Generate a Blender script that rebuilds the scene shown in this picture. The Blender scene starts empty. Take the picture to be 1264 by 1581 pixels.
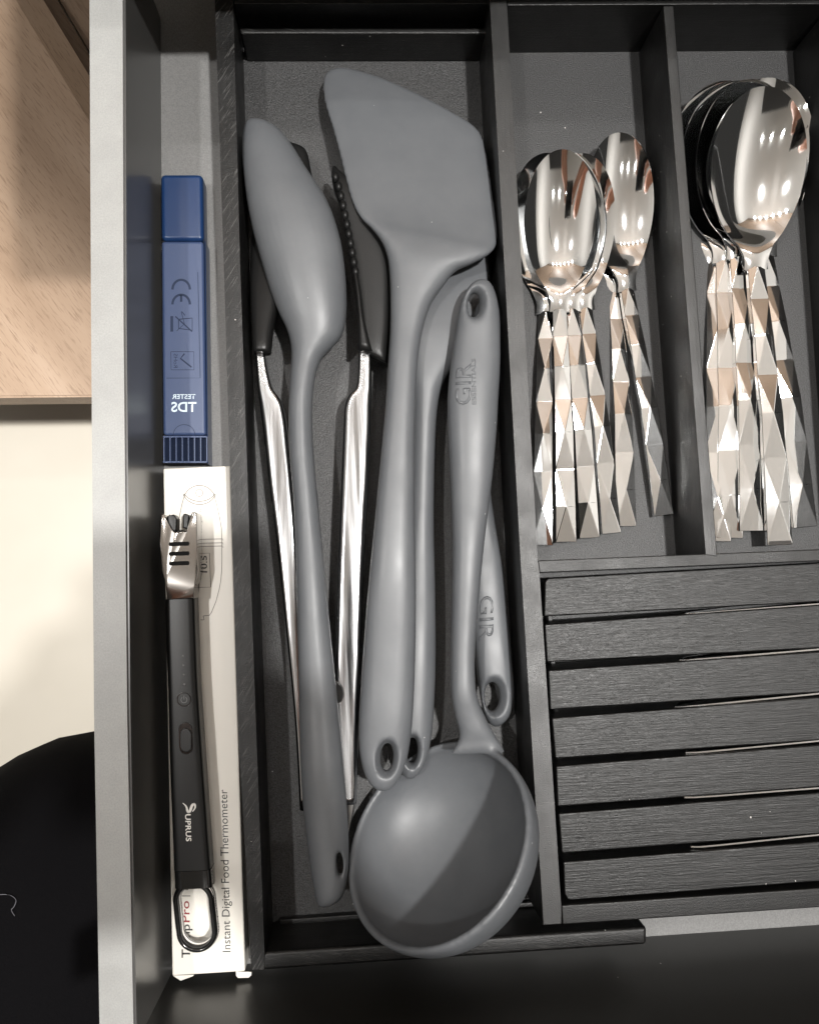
import bpy, bmesh, math, random
from mathutils import Vector, Matrix
from mathutils.bvhtree import BVHTree
random.seed(7)
S = bpy.context.scene
C = S.collection
R = math.radians
# ------------------------------------------------------------------ camera
H = 0.36                                   # camera height over the rim of the cutlery insert (metres)
ANG = (R(4.659), R(-2.9836), R(-2.6407))
FPX = 1300.0
def rotm(a):
    return Matrix.Rotation(a[2], 3, 'Z') @ Matrix.Rotation(a[1], 3, 'Y') @ Matrix.Rotation(a[0], 3, 'X')
RM = rotm(ANG)
cam = bpy.data.objects.new('camera', bpy.data.cameras.new('camera')); C.objects.link(cam)
cam.matrix_world = Matrix.Translation((0, 0, H)) @ RM.to_4x4()
cam.data.sensor_fit = 'VERTICAL'; cam.data.sensor_height = 36; cam.data.lens = FPX / 1581 * 36
cam.data.clip_start = 0.005; cam.data.clip_end = 50
S.camera = cam
def W(px, py, z=0.0):
    """the point of the horizontal plane z that the survey of the photograph puts at (px, py)"""
    d = RM @ Vector(((px - 632) / FPX, -(py - 790.5) / FPX, -1))
    t = (z - H) / d.z
    return Vector((0, 0, H)) + d * t
# ------------------------------------------------------------------ light
w = bpy.data.worlds.new("World"); S.world = w; w.use_nodes = True
bg = w.node_tree.nodes['Background']; bg.inputs[0].default_value = (1.0, 0.96, 0.9, 1); bg.inputs[1].default_value = 0.035
S.view_settings.view_transform = 'Standard'; S.view_settings.look = 'None'
S.view_settings.exposure = 0.0; S.view_settings.gamma = 1
def downlight(x, y, z, power, size=0.05):
    l = bpy.data.lights.new('downlight', 'AREA'); l.shape = 'DISK'; l.size = size; l.energy = power
    l.color = (1.0, 0.98, 0.95)
    o = bpy.data.objects.new('downlight', l); C.objects.link(o); o.location = (x, y, z)
    o.rotation_euler = (Vector((0, 0, 0)) - Vector((x, y, z))).to_track_quat('-Z', 'Y').to_euler()
LH = 1.75
downlight(LH * 0.225, 0, LH, 44, .065)      # right of the drawer
downlight(-LH * 0.36, LH * 0.04, LH, 14)     # left of the drawer
def uplight(x, y, power, sx, sy):
    l = bpy.data.lights.new('ceiling_fill', 'AREA'); l.shape = 'RECTANGLE'; l.size = sx; l.size_y = sy; l.energy = power
    l.color = (1.0, 0.965, 0.92)
    o = bpy.data.objects.new('ceiling_fill', l); C.objects.link(o); o.location = (x, y, 1.15); o.rotation_euler = (R(180), 0, 0)
sp = bpy.data.lights.new('floor_fill', 'SPOT'); sp.energy = 240; sp.spot_size = R(30); sp.spot_blend = .5; sp.shadow_soft_size = .06; sp.color = (1, .95, .87)  # added narrow spot, only brightens the floor left of the drawer
spo = bpy.data.objects.new('floor_fill', sp); C.objects.link(spo); spo.location = (-.72, .0, LH)
for x_ in (-.80, -.50, -.18, .14, .46, .78): downlight(x_, .74, 1.84, 1.6, .08)   # row in front of the wall cabinet
for x_ in (-.1, .35, .8): downlight(x_, -1.0, 1.84, 1.6, .08)         # row added behind the photographer, for glints on the spoon handles
uplight(-1.9, 0, 12, .3, 3.2); uplight(1.9, 0, 16, .3, 3.2); uplight(0, .55, 5, 2.0, .1)  # added lamps aimed up, only there to brighten the ceiling
# ------------------------------------------------------------------ materials
def mat(name, col, rough=0.5, metal=0.0, spec=0.5, coat=0.0):
    m = bpy.data.materials.new(name); m.use_nodes = True
    b = m.node_tree.nodes['Principled BSDF']
    b.inputs['Base Color'].default_value = (*col, 1); b.inputs['Roughness'].default_value = rough
    b.inputs['Metallic'].default_value = metal; b.inputs['Specular IOR Level'].default_value = spec
    b.inputs['Coat Weight'].default_value = coat
    return m
def N(m, t, **kw):
    n = m.node_tree.nodes.new(t)
    for k, v in kw.items(): setattr(n, k, v)
    return n
def noise(m, scale, stretch=(1, 1, 1), rotz=0, detail=4, rough=0.55):
    t = N(m, 'ShaderNodeTexCoord'); mp = N(m, 'ShaderNodeMapping'); n = N(m, 'ShaderNodeTexNoise')
    mp.vector_type = 'TEXTURE'; mp.inputs['Scale'].default_value = tuple(1 / q for q in stretch); mp.inputs['Rotation'].default_value = (0, 0, rotz)
    n.inputs['Scale'].default_value = scale; n.inputs['Detail'].default_value = detail
    n.inputs['Roughness'].default_value = rough
    L = m.node_tree.links; L.new(t.outputs['Object'], mp.inputs[0]); L.new(mp.outputs[0], n.inputs['Vector'])
    return n.outputs['Fac']
def ramp(m, fac, stops):
    r = N(m, 'ShaderNodeValToRGB'); e = r.color_ramp.elements
    while len(e) < len(stops): e.new(0.5)
    for i, (p, c) in enumerate(stops):
        e[i].position = p; e[i].color = (*c, 1) if len(c) == 3 else c
    m.node_tree.links.new(fac, r.inputs[0]); return r.outputs[0]
def g(v): return (v, v, v)
def link(m, out, name):
    m.node_tree.links.new(out, m.node_tree.nodes['Principled BSDF'].inputs[name])
def bump(m, fac, strength, dist=0.0003, prev=None):
    b = N(m, 'ShaderNodeBump'); b.inputs['Strength'].default_value = strength; b.inputs['Distance'].default_value = dist
    m.node_tree.links.new(fac, b.inputs['Height'])
    if prev: m.node_tree.links.new(prev, b.inputs['Normal'])
    link(m, b.outputs[0], 'Normal'); return b.outputs[0]
def mixc(m, fac, a, b):
    x = N(m, 'ShaderNodeMix', data_type='RGBA'); L = m.node_tree.links
    L.new(fac, x.inputs[0])
    for s, v in ((6, a), (7, b)):
        if isinstance(v, tuple): x.inputs[s].default_value = (*v, 1)
        else: L.new(v, x.inputs[s])
    return x.outputs[2]
def dust(m, base, amount=.93, scale=230, col=(.5, .48, .46)):
    """a few pale round dust specks of uneven size lying on the surface"""
    t = N(m, 'ShaderNodeTexCoord'); v = N(m, 'ShaderNodeTexVoronoi'); v.inputs['Scale'].default_value = scale
    L = m.node_tree.links; L.new(t.outputs['Object'], v.inputs['Vector'])
    sp_ = N(m, 'ShaderNodeSeparateColor'); L.new(v.outputs['Color'], sp_.inputs[0])
    pick = N(m, 'ShaderNodeMath', operation='GREATER_THAN'); L.new(sp_.outputs[0], pick.inputs[0]); pick.inputs[1].default_value = amount
    sz = N(m, 'ShaderNodeMath', operation='MULTIPLY'); L.new(sp_.outputs[1], sz.inputs[0]); sz.inputs[1].default_value = .10
    near = N(m, 'ShaderNodeMath', operation='LESS_THAN'); L.new(v.outputs['Distance'], near.inputs[0]); L.new(sz.outputs[0], near.inputs[1])
    f = N(m, 'ShaderNodeMath', operation='MULTIPLY'); L.new(pick.outputs[0], f.inputs[0]); L.new(near.outputs[0], f.inputs[1])
    c = mixc(m, f.outputs[0], base, col); link(m, c, 'Base Color'); return c
def black_wood(name, axis='y', scratches=0.0, base=.004, rough=.38, spec=.34):
    m = mat(name, g(base), rough, 0, spec)
    st = (1, .06, 1) if axis == 'y' else (.06, 1, 1)
    gr = noise(m, 900, st, 0, 5)
    fine = noise(m, 2600, (1, 1, 1), 0, 2)
    c = ramp(m, gr, [(.3, g(base * .6)), (.7, (base * 1.5, base * 1.45, base * 1.4))])
    if scratches:
        s = noise(m, 2100, (1, .055, 1), R(-33 if axis == 'y' else 75), 4, .55)
        f = ramp(m, s, [(.58, g(0)), (.66, g(scratches))])
        c = mixc(m, f, c, (.10, .098, .095))
    dust(m, c)
    r = ramp(m, noise(m, 60, (1, 1, 1), 0, 3), [(.3, g(rough - .05)), (.7, g(rough + .1))]); link(m, r, 'Roughness')
    b = bump(m, gr, .35, .0002); bump(m, fine, .6, .0002, b)
    return m
M = {}
M['tray'] = black_wood('black stained bamboo', 'y', .5)
M['insert'] = black_wood('black lacquered wood', 'y', .0, .006, .40, .62)
M['insert_x'] = black_wood('black lacquered wood crosswise', 'x', .0, .004, .38, .45)
M['bar'] = black_wood('black stained bamboo crosswise', 'x', .2)
# slats: open brushed grain
m = mat('black brushed slat', g(.02), .38, 0, .42); gr = noise(m, 1100, (.035, 1, 1), 0, 5, .7); g2 = noise(m, 2400, (.06, 1, 1), 0, 4)
dust(m, ramp(m, gr, [(.35, g(.001)), (.5, g(.003)), (.7, g(.011))])); b = bump(m, gr, .7, .0003); bump(m, g2, .5, .0002, b)
link(m, ramp(m, g2, [(.3, g(.34)), (.7, g(.50))]), 'Roughness'); M['slat'] = m
# tray floors: dark laminate with a fine sparkle
m = mat('dark laminate', g(.045), .45, 0, .5); f = noise(m, 1800, detail=3)
dust(m, ramp(m, f, [(.35, g(.010)), (.65, (.046, .046, .047))]), .93, 260); bump(m, f, .8, .0003); M['laminate'] = m
m = mat('grey lacquered steel', (.33, .33, .32), .38, 0.0); f = noise(m, 1500, detail=2)
link(m, mixc(m, ramp(m, noise(m, 22, detail=6, rough=.7), [(.42, g(0)), (.62, g(.35))]), ramp(m, f, [(.3, (.27, .272, .265)), (.7, (.325, .327, .318))]), (.20, .20, .195)), 'Base Color'); bump(m, f, .12, .0002); M['steel_paint'] = m
m = mat('anthracite drawer base', (.17, .17, .168), .45); f = noise(m, 1700, detail=2)
link(m, ramp(m, f, [(.3, (.125, .125, .123)), (.7, (.185, .183, .18))]), 'Base Color'); bump(m, f, .2, .0002); M['drawer_floor'] = m
M['side_inner'] = mat('shaded side inner', (.06, .059, .057), .3)
M['front'] = mat('anthracite front panel', (.022, .0215, .020), .33, 0, .35); dust(M['front'], (.022, .0215, .020), .95, 90)
m = mat('grey silicone', (.095, .102, .11), .40, 0, .5); f = noise(m, 25, detail=3)
link(m, ramp(m, f, [(.3, g(.36)), (.7, g(.54))]), 'Roughness'); f2 = noise(m, 3000, detail=2); bump(m, f2, .08, .0001)
dust(m, ramp(m, noise(m, 45, detail=5, rough=.65), [(.3, (.082, .087, .094)), (.7, (.098, .103, .110))]), .93, 300, (.35, .35, .35)); M['silicone'] = m
M['black_nylon'] = mat('black nylon', g(.008), .36, 0, .22); bump(M['black_nylon'], noise(M['black_nylon'], 1500, detail=2), .15)
M['black_gloss'] = mat('black gloss plastic', g(.008), .12)
m = mat('black satin plastic', g(.007), .34, 0, .3); bump(m, noise(m, 2500, detail=2), .1); M['black_satin'] = m
m = mat('polished cutlery steel', (.93, .94, .945), .045, 1); f = noise(m, 40, detail=3)
link(m, ramp(m, f, [(.3, g(.03)), (.75, g(.075))]), 'Roughness'); M['chrome'] = m
m = mat('brushed tongs steel', (.34, .34, .345), .18, 1); f = noise(m, 300, (1, .04, 1), 0, 5)
link(m, ramp(m, f, [(.3, g(.10)), (.7, g(.30))]), 'Roughness'); bump(m, f, .1, .0002); M['brushed'] = m
M['chrome_dark'] = mat('smoked chrome', (.26, .245, .23), .12, 1)
m = mat('white coated card', (.72, .69, .63), .38); bump(m, noise(m, 90, detail=3), .06, .001); M['card'] = m
M['blue'] = mat('navy blue plastic', (.008, .028, .09), .30)
m = mat('greyish blue plastic', (.038, .060, .130), .42); bump(m, noise(m, 2500, detail=2), .08); dust(m, (.038, .060, .130), .96, 260); M['blue_body'] = m
M['blue_dark'] = mat('dark blue slot', (.003, .007, .02), .6, 0, .08)
M['blue_line'] = mat('engraved blue line', (.018, .028, .06), .6, 0, .2)
M['white_print'] = mat('white print', (.55, .65, .72), .5)
M['logo_print'] = mat('silver print', (.7, .68, .64), .4)
M['ink'] = mat('black ink', g(.03), .5); M['ink_grey'] = mat('grey ink line', (.16, .14, .12), .5); M['ink_red'] = mat('dark red ink', (.22, .02, .025), .5)
M['slot_black'] = mat('dark slot', g(.005), .6, 0, .1)
M['led'] = mat('unlit grey lamp', g(.09), .3)
m = mat('clear plastic window', (.95, .93, .9), .05); M['clear'] = m
nt = m.node_tree; tr = N(m, 'ShaderNodeBsdfTransparent'); mx = N(m, 'ShaderNodeMixShader'); lw = N(m, 'ShaderNodeLayerWeight'); lw.inputs[0].default_value = .15
nt.links.new(lw.outputs['Fresnel'], mx.inputs[0]); nt.links.new(tr.outputs[0], mx.inputs[1]); nt.links.new(nt.nodes['Principled BSDF'].outputs[0], mx.inputs[2]); nt.links.new(mx.outputs[0], nt.nodes['Material Output'].inputs[0])
def oak(name, rot, k=1.0):
    m = mat(name, (.5, .3, .16), .5)
    a = noise(m, 26, (1, .12, 1), rot, 6, .6); b_ = noise(m, 520, (1, .09, 1), rot, 4, .6)
    c1 = ramp(m, a, [(.3, (.44 * k, .30 * k, .20 * k)), (.55, (.53 * k, .375 * k, .26 * k)), (.75, (.60 * k, .44 * k, .32 * k))])
    f = ramp(m, b_, [(.30, g(.8)), (.48, g(0))]); link(m, mixc(m, f, c1, (.30 * k, .19 * k, .12 * k)), 'Base Color'); bump(m, b_, .3, .0006)
    return m
M['oak'] = oak('oak', R(35), .62); M['oak_front'] = oak('oak front', 0, .42); M['oak_shaded'] = oak('oak shaded', R(38), .42)  # the lower oak is a darker copy with shade put into its tone
m = mat('cream floor', (.80, .74, .64), .45); f = noise(m, 6, detail=3); link(m, ramp(m, f, [(.3, (.46, .43, .375)), (.7, (.50, .47, .415))]), 'Base Color'); M['cream'] = m
M['ceiling'] = mat('cream ceiling', (.85, .83, .80), .8)
M['worktop'] = mat('pale grey worktop', (.42, .40, .37), .4)
m = mat('black cloth', (.004, .0038, .0045), .95, 0, .08); bump(m, noise(m, 900, detail=3), .5, .0005); M['cloth'] = m
M['skin'] = mat('skin', (.50, .26, .18), .5); M['hair'] = mat('dark hair', (.02, .014, .01), .5)
M['lint'] = mat('pale lint', (.16, .16, .18), .8)
m = mat('dark grey curtain', (.10, .098, .094), .8); M['curtain'] = m
# ------------------------------------------------------------------ helpers
def put(name, me, material, parent=None, smooth=False):
    o = bpy.data.objects.new(name, me); C.objects.link(o)
    if material: me.materials.clear(); me.materials.append(M[material])
    if parent: o.parent = parent; o.matrix_parent_inverse = Matrix.Identity(4)
    if smooth is True: me.polygons.foreach_set('use_smooth', [True] * len(me.polygons))
    elif smooth: me.polygons.foreach_set('use_smooth', [True] * len(me.polygons)); me.set_sharp_from_angle(angle=R(smooth))
    return o
def mesh_of(bm, name='m'):
    me = bpy.data.meshes.new(name); bmesh.ops.recalc_face_normals(bm, faces=bm.faces[:]); bm.to_mesh(me); bm.free(); return me
def tag(o, label, cat, group=None, kind=None):
    if label: o['label'] = label
    if cat: o['category'] = cat
    if group: o['group'] = group
    if kind: o['kind'] = kind
    return o
def thing(name, label, cat, group=None, loc=(0, 0, 0)):
    o = bpy.data.objects.new(name, None); C.objects.link(o); o.empty_display_size = .01; o.location = loc
    return tag(o, label, cat, group)
def prism_bm(top, zb, bev=0.0, seg=2, bm=None):
    """straight-sided block: its top outline (3-D points) and its underside height"""
    bm = bm or bmesh.new()
    a = [bm.verts.new(p) for p in top]; b = [bm.verts.new((p[0], p[1], zb)) for p in top]
    fs = [bm.faces.new(a), bm.faces.new(b[::-1])]
    n = len(a)
    for i in range(n): fs.append(bm.faces.new((a[i], b[i], b[(i + 1) % n], a[(i + 1) % n])))
    if bev: bmesh.ops.bevel(bm, geom=list({e for f in fs for e in f.edges}), offset=bev, segments=seg, affect='EDGES', profile=.5, clamp_overlap=True)
    return bm
def block(name, px, zt, zb, material, parent=None, bev=.0006, smooth=35, seg=2):
    bm = prism_bm([W(x, y, zt) for x, y in px], zb, bev, seg)
    o = put(name, mesh_of(bm), material, parent, True if bev else False)
    if bev: wn_ = o.modifiers.new('normals', 'WEIGHTED_NORMAL'); wn_.mode = 'FACE_AREA'; wn_.weight = 100
    return o
def catmull(P, k):
    out = []
    n = len(P)
    for i in range(n - 1):
        p0, p1, p2, p3 = P[max(i - 1, 0)], P[i], P[i + 1], P[min(i + 2, n - 1)]
        for j in range(k):
            t = j / k
            out.append([.5 * (2 * b + (c - a) * t + (2 * a - 5 * b + 4 * c - d) * t * t + (3 * b - a - 3 * c + d) * t ** 3) for a, b, c, d in zip(p0, p1, p2, p3)])
    out.append(list(P[-1])); return out
def loft_bm(st, k=6, NS=32, n=2.6, bm=None, dn=None):
    """stations (xl, yl, xr, yr, z, thickness[, exponent]) skinned with a rounded cross-section"""
    bm = bm or bmesh.new()
    st = [list(s) + ([n] if len(s) == 6 else []) for s in st]
    rings = []
    for s in catmull(st, k):
        a, b = W(s[0], s[1], s[4]), W(s[2], s[3], s[4]); c = (a + b) / 2; h = (b - a) / 2; e = max(2.0, s[6])
        up = Vector((0, 0, max(s[5], .0005) / 2))
        ring = []
        for i in range(NS):
            t = 2 * math.pi * i / NS; co, si = math.cos(t), math.sin(t)
            q = c + h * math.copysign(abs(co) ** (2 / e), co) + up * math.copysign(abs(si) ** (2 / e), si) * (1 if si > 0 or dn is None else dn)
            ring.append(bm.verts.new(q))
        rings.append(ring)
    for r0, r1 in zip(rings, rings[1:]):
        for i in range(NS): bm.faces.new((r0[i], r0[(i + 1) % NS], r1[(i + 1) % NS], r1[i]))
    for r in (rings[0], rings[-1]):
        c = bm.verts.new(sum((v.co for v in r), Vector()) / NS)
        for i in range(NS): bm.faces.new((r[i], r[(i + 1) % NS], c))
    return bm
def boolean(me, cutter, op='DIFFERENCE'):
    a = bpy.data.objects.new('a', me); b = bpy.data.objects.new('b', cutter); C.objects.link(a); C.objects.link(b)
    md = a.modifiers.new('b', 'BOOLEAN'); md.object = b; md.operation = op; md.solver = 'EXACT'
    dg = bpy.context.evaluated_depsgraph_get(); dg.update()
    r = bpy.data.meshes.new_from_object(a.evaluated_get(dg)); bpy.data.objects.remove(a); bpy.data.objects.remove(b); return r
def remesh(me, vox=.0008, it=5, fac=.5):
    a = bpy.data.objects.new('a', me); C.objects.link(a)
    md = a.modifiers.new('r', 'REMESH'); md.mode = 'VOXEL'; md.voxel_size = vox; md.adaptivity = 0
    if it: s = a.modifiers.new('s', 'SMOOTH'); s.iterations = it; s.factor = fac
    dg = bpy.context.evaluated_depsgraph_get(); dg.update()
    r = bpy.data.meshes.new_from_object(a.evaluated_get(dg)); bpy.data.objects.remove(a); return r
def hole_cutter(px, py, z, rx, ry, ang, depth=.02, tilt=(0, 0), flare=1.9, fz=.0055):
    """hourglass punch with an oval outline: leaves a hole in a shallow dimple"""
    bm = bmesh.new(); c = W(px, py, z); rings = []
    s = (H - z) / FPX
    for dz, k in ((-depth, flare * 1.6), (-fz, flare), (-fz * .6, 1.35), (-fz * .3, 1.06), (0, 1), (fz * .3, 1.06), (fz * .6, 1.35), (fz, flare), (depth, flare * 1.6)):
        ring = []
        kk = 1 + (k - 1)
        for i in range(40):
            t = 2 * math.pi * i / 40
            x, y = math.cos(t) * (rx + (kk - 1) * rx * .9) * s, math.sin(t) * (ry + (kk - 1) * rx * .9) * s
            ca, sa = math.cos(ang), math.sin(ang)
            ring.append(bm.verts.new(c + Vector((x * ca - y * sa + tilt[0] * dz, x * sa + y * ca + tilt[1] * dz, dz))))
        rings.append(ring)
    for r0, r1 in zip(rings, rings[1:]):
        for i in range(40): bm.faces.new((r0[i], r0[(i + 1) % 40], r1[(i + 1) % 40], r1[i]))
    bm.faces.new(rings[0][::-1]); bm.faces.new(rings[-1])
    return mesh_of(bm)
def split(me, test):
    """two meshes out of one closed skin, by face centre"""
    out = []
    for keep in (True, False):
        bm = bmesh.new(); bm.from_mesh(me)
        bmesh.ops.delete(bm, geom=[f for f in bm.faces if test(f.calc_center_median()) != keep], context='FACES')
        m2 = bpy.data.meshes.new('m'); bm.to_mesh(m2); bm.free(); out.append(m2)
    return out
def line_bm(pts, wd, z, th=.00005, bm=None, closed=False):
    """flat printed or engraved line along pixel points"""
    bm = bm or bmesh.new(); P = [W(x, y, z) for x, y in pts]; n = len(P); prev = None; first = None
    for i in range(n + (1 if closed else 0)):
        p = P[i % n]; t = (P[(i + 1) % n] - P[(i - 1) % n]) if closed else (P[min(i + 1, n - 1)] - P[max(i - 1, 0)])
        t.normalize(); s = Vector((-t.y, t.x, 0)) * wd / 2
        cur = (bm.verts.new(p + s), bm.verts.new(p - s))
        if prev: bm.faces.new((prev[0], cur[0], cur[1], prev[1]))
        prev = cur
    return bm
def drape(me, target, lift=0.0):
    bm = bmesh.new(); bm.from_mesh(target); T = BVHTree.FromBMesh(bm); bm.free()
    z0 = min(v.co.z for v in me.vertices)
    for v in me.vertices:
        h = T.ray_cast(Vector((v.co.x, v.co.y, .2)), Vector((0, 0, -1)))
        if h[0] is not None: v.co.z = h[0].z + lift + (v.co.z - z0)
def text_mesh(s, quad, z, ext=0.0, bold=0.0):
    """lettering stretched over four pixel corners: start of baseline, end of baseline, end top, start top"""
    cu = bpy.data.curves.new('t', 'FONT'); cu.body = s; cu.size = 1; cu.offset = bold; cu.resolution_u = 3
    o = bpy.data.objects.new('t', cu); C.objects.link(o); dg = bpy.context.evaluated_depsgraph_get(); dg.update()
    me = bpy.data.meshes.new_from_object(o.evaluated_get(dg)); bpy.data.objects.remove(o)
    xs = [v.co.x for v in me.vertices]; ys = [v.co.y for v in me.vertices]
    x0, x1, y0, y1 = min(xs), max(xs), 0 if min(ys) > -.05 else 0, max(ys)
    Q = [W(x, y, z) for x, y in quad]
    bm = bmesh.new(); bm.from_mesh(me); bmesh.ops.triangulate(bm, faces=bm.faces[:])
    bmesh.ops.subdivide_edges(bm, edges=[e for e in bm.edges if e.calc_length() > .25], cuts=2)
    for v in bm.verts:
        u, t = (v.co.x - x0) / (x1 - x0), (v.co.y - y0) / (y1 - y0)
        v.co = (Q[0] * (1 - u) + Q[1] * u) * (1 - t) + (Q[3] * (1 - u) + Q[2] * u) * t
    if ext:
        r = bmesh.ops.extrude_face_region(bm, geom=bm.faces[:])
        for e in r['geom']:
            if isinstance(e, bmesh.types.BMVert): e.co.z += ext
    me2 = bpy.data.meshes.new('text'); bm.to_mesh(me2); bm.free(); return me2
# ------------------------------------------------------------------ the setting
ZF = -.045                                  # drawer base
ZT = -.038                                  # floor of the wide tray
ZI = -.035                                  # floor of the spoon compartments
def sheet(name, x0, y0, x1, y1, z, th, material, kind='structure', parent=None):
    bm = prism_bm([Vector((x0, y0, z)), Vector((x1, y0, z)), Vector((x1, y1, z)), Vector((x0, y1, z))], z - th)
    o = put(name, mesh_of(bm), material, parent)
    if kind: o['kind'] = kind
    return o
sheet('floor', -4, -4, 4, 4, -.80, .05, 'cream')
sheet('ceiling', -2.6, -2.4, 2.6, 1.6, 1.95, .1, 'ceiling')
ob = thing('oak_bench', 'pale oak bench top with a slanting right edge, left of the drawer', 'bench')
zt = -.55
top = [W(-260, -260, zt), W(-133, -260, zt), W(25, 0, zt), W(138, 187, zt), W(330, 500, zt), W(330, 611, zt), W(-260, 616, zt)]
bm = bmesh.new(); a = [bm.verts.new(p) for p in top]
edge_out = [Vector((.024, .012, -.022))] * 4
lowr = [bm.verts.new(top[i] + edge_out[0]) for i in (1, 2, 3, 4)]
bm.faces.new(a)
for i in range(3): bm.faces.new((a[i + 1], lowr[i], lowr[i + 1], a[i + 2]))
bot = [bm.verts.new((v.co.x, v.co.y, zt - .036)) for v in [a[0]] + lowr + [a[5], a[6]]]
ringt = [a[0], lowr[0], lowr[1], lowr[2], lowr[3], a[5], a[6]]
bm.faces.new((a[0], a[1], lowr[0])); bm.faces.new((a[4], lowr[3], a[5]))
for i in range(7): bm.faces.new((ringt[i], bot[i], bot[(i + 1) % 7], ringt[(i + 1) % 7]))
bmesh.ops.bevel(bm, geom=[e for e in bm.edges if e.verts[0] in a and e.verts[1] in a], offset=.002, segments=2, affect='EDGES')
put('board', mesh_of(bm), 'oak', ob, 30)
lo = thing('oak_shelf', 'oak shelf below the pale oak one, shade put into its colour, top left corner', 'shelf')
block('plank', [(20, -200), (92, 0), (215, 210), (330, 330), (330, -200)], -.68, -.70, 'oak_shaded', lo, .001)
block('plank', [(-120, -200), (-120, 300), (215, 420), (214, 214), (91, 3), (15, -200)], -.68, -.70, 'oak_shaded', lo, .001)
# worktop over the back of the drawer
sheet('worktop', -.16, .252, 1.2, .85, .075, .03, 'worktop')
wc = thing('wall_cabinet', 'oak cabinet front above the worktop, mirrored in the spoon bowls', 'cabinet')
for k_ in range(3):
    x_ = -.75 + k_ * .652; put('door', mesh_of(prism_bm([Vector((x_, .80, 1.86)), Vector((x_ + .648, .80, 1.86)), Vector((x_ + .648, .82, 1.86)), Vector((x_, .82, 1.86))], .42)), 'oak_front', wc)
cu = thing('curtain', 'dark grey pleated curtain, mirrored in the spoon bowls', 'curtain')
bm = bmesh.new(); prev = None
for i in range(121):
    x = .05 + i * .008; y = -1.15 + .02 * math.sin(i * .9)
    cur = [bm.verts.new((x, y, z)) for z in (1.5, -.7)]
    if prev: bm.faces.new((prev[0], prev[1], cur[1], cur[0]))
    prev = cur
r = bmesh.ops.solidify(bm, geom=bm.faces[:], thickness=.003); put('drape', mesh_of(bm), 'curtain', cu, True)
# ------------------------------------------------------------------ the drawer
dr = thing('drawer', 'open kitchen drawer with pale grey metal side, dark base and dark front panel', 'drawer')
ZD = .018
def lerp(p, q, t): return (p[0] + (q[0] - p[0]) * t, p[1] + (q[1] - p[1]) * t)
block('side_panel', [(138, -120), (138.5, 0), (141, 500), (145.5, 1100), (154, 1581), (157, 1720), (210, 1720), (206, 1581), (196.5, 1100), (191, 500), (189.4, 0), (189, -120)], ZD, -.05, 'steel_paint', dr, .0007)
# dark sheet over the inner face of the side, shade put into its colour
bm = bmesh.new()
IN = [(189.6, -120), (189.8, 0), (191.4, 500), (196.9, 1100), (206.4, 1581), (210.4, 1720)]
t0 = [W(x, y, ZD - .0012) for x, y in IN]
for q in range(len(t0) - 1):
    p, p2 = t0[q], t0[q + 1]; s = Vector((.0012, 0, 0))
    prism_bm([p, p2, p2 + s, p + s], ZF, 0, bm=bm)
put('side_shade_sheet', mesh_of(bm), 'side_inner', dr)
block('base_panel', [(238, -80), (247, 1600), (1500, 1560), (1500, -120)], ZF, -.052, 'drawer_floor', dr, 0)
fl = [W(225, 1498.6, ZF), W(1500, 1411.6, ZF)]
d = (fl[1] - fl[0]).normalized(); nrm = Vector((d.y, -d.x, 0))
bm = prism_bm([fl[0] + Vector((0, 0, .125)), fl[1] + Vector((0, 0, .125)), fl[1] + nrm * .02 + Vector((0, 0, .125)), fl[0] + nrm * .02 + Vector((0, 0, .125))], -.055, .0008)
put('front_panel', mesh_of(bm), 'front', dr)
# bracket that holds the front panel, on the inner side
wx = W(259, 1400, ZF).x
yb = [W(229, 1279, -.006).y, W(245, 1262, -.022).y, W(258, 1248, -.036).y]
yf = W(262, 1490, ZF).y
prof = [(yb[0], -.006), (yb[1], -.020), (yb[2], -.034), (yb[2] + .001, ZF + .0005), (yf, ZF + .0005), (yf, -.006)]
bm = bmesh.new()
va = [bm.verts.new((W(229, 1300 + (p[0] - yb[0]) * -3600, -.006).x, p[0], p[1])) for p in prof]
vb = [bm.verts.new((v.co.x - .006, v.co.y, v.co.z)) for v in va]
bm.faces.new(va); bm.faces.new(vb[::-1])
for i in range(6): bm.faces.new((va[i], va[(i + 1) % 6], vb[(i + 1) % 6], vb[i]))
bmesh.ops.bevel(bm, geom=bm.edges[:], offset=.0006, segments=2, affect='EDGES')
put('front_bracket', mesh_of(bm), 'side_inner', dr, 35)
# ------------------------------------------------------------------ the wide wooden tray
ty = thing('utensil_tray', 'black stained wooden tray holding the long utensils, scratched left wall', 'drawer tray')
ZW = -.006
block('side_wall', [(330, -60), (332, 8), (345.5, 400), (366.7, 1110), (387.5, 1499), (409, 1499), (408.3, 1470), (394.9, 1110), (370.5, 400), (360.3, 8), (358, -60)], ZW, ZF + .0003, 'tray', ty, .0006)
block('front_rail', [(408.5, 1470), (388.5, 1500.5), (998, 1459.5), (998.5, 1431)], ZW - .0003, ZF + .0006, 'bar', ty, .0016)
block('back_wall', [(361, -40), (361, 6), (900, 6), (900, -40)], ZW - .0004, ZF + .0006, 'bar', ty, .0006)
block('lower_rail', [(369, 43), (372, 52), (780, 52), (780, 43)], -.0165, ZT + .0003, 'bar', ty, .0008)
block('base_panel', [(345, 0), (385, 1480), (830, 1440), (790, 0)], ZT, ZF + .0003, 'laminate', ty, 0)
block('rear_batten', [(430, 1420), (432, 1430), (830, 1400), (830, 1392)], ZT + .004, ZT, 'bar', ty, .0006)
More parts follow.
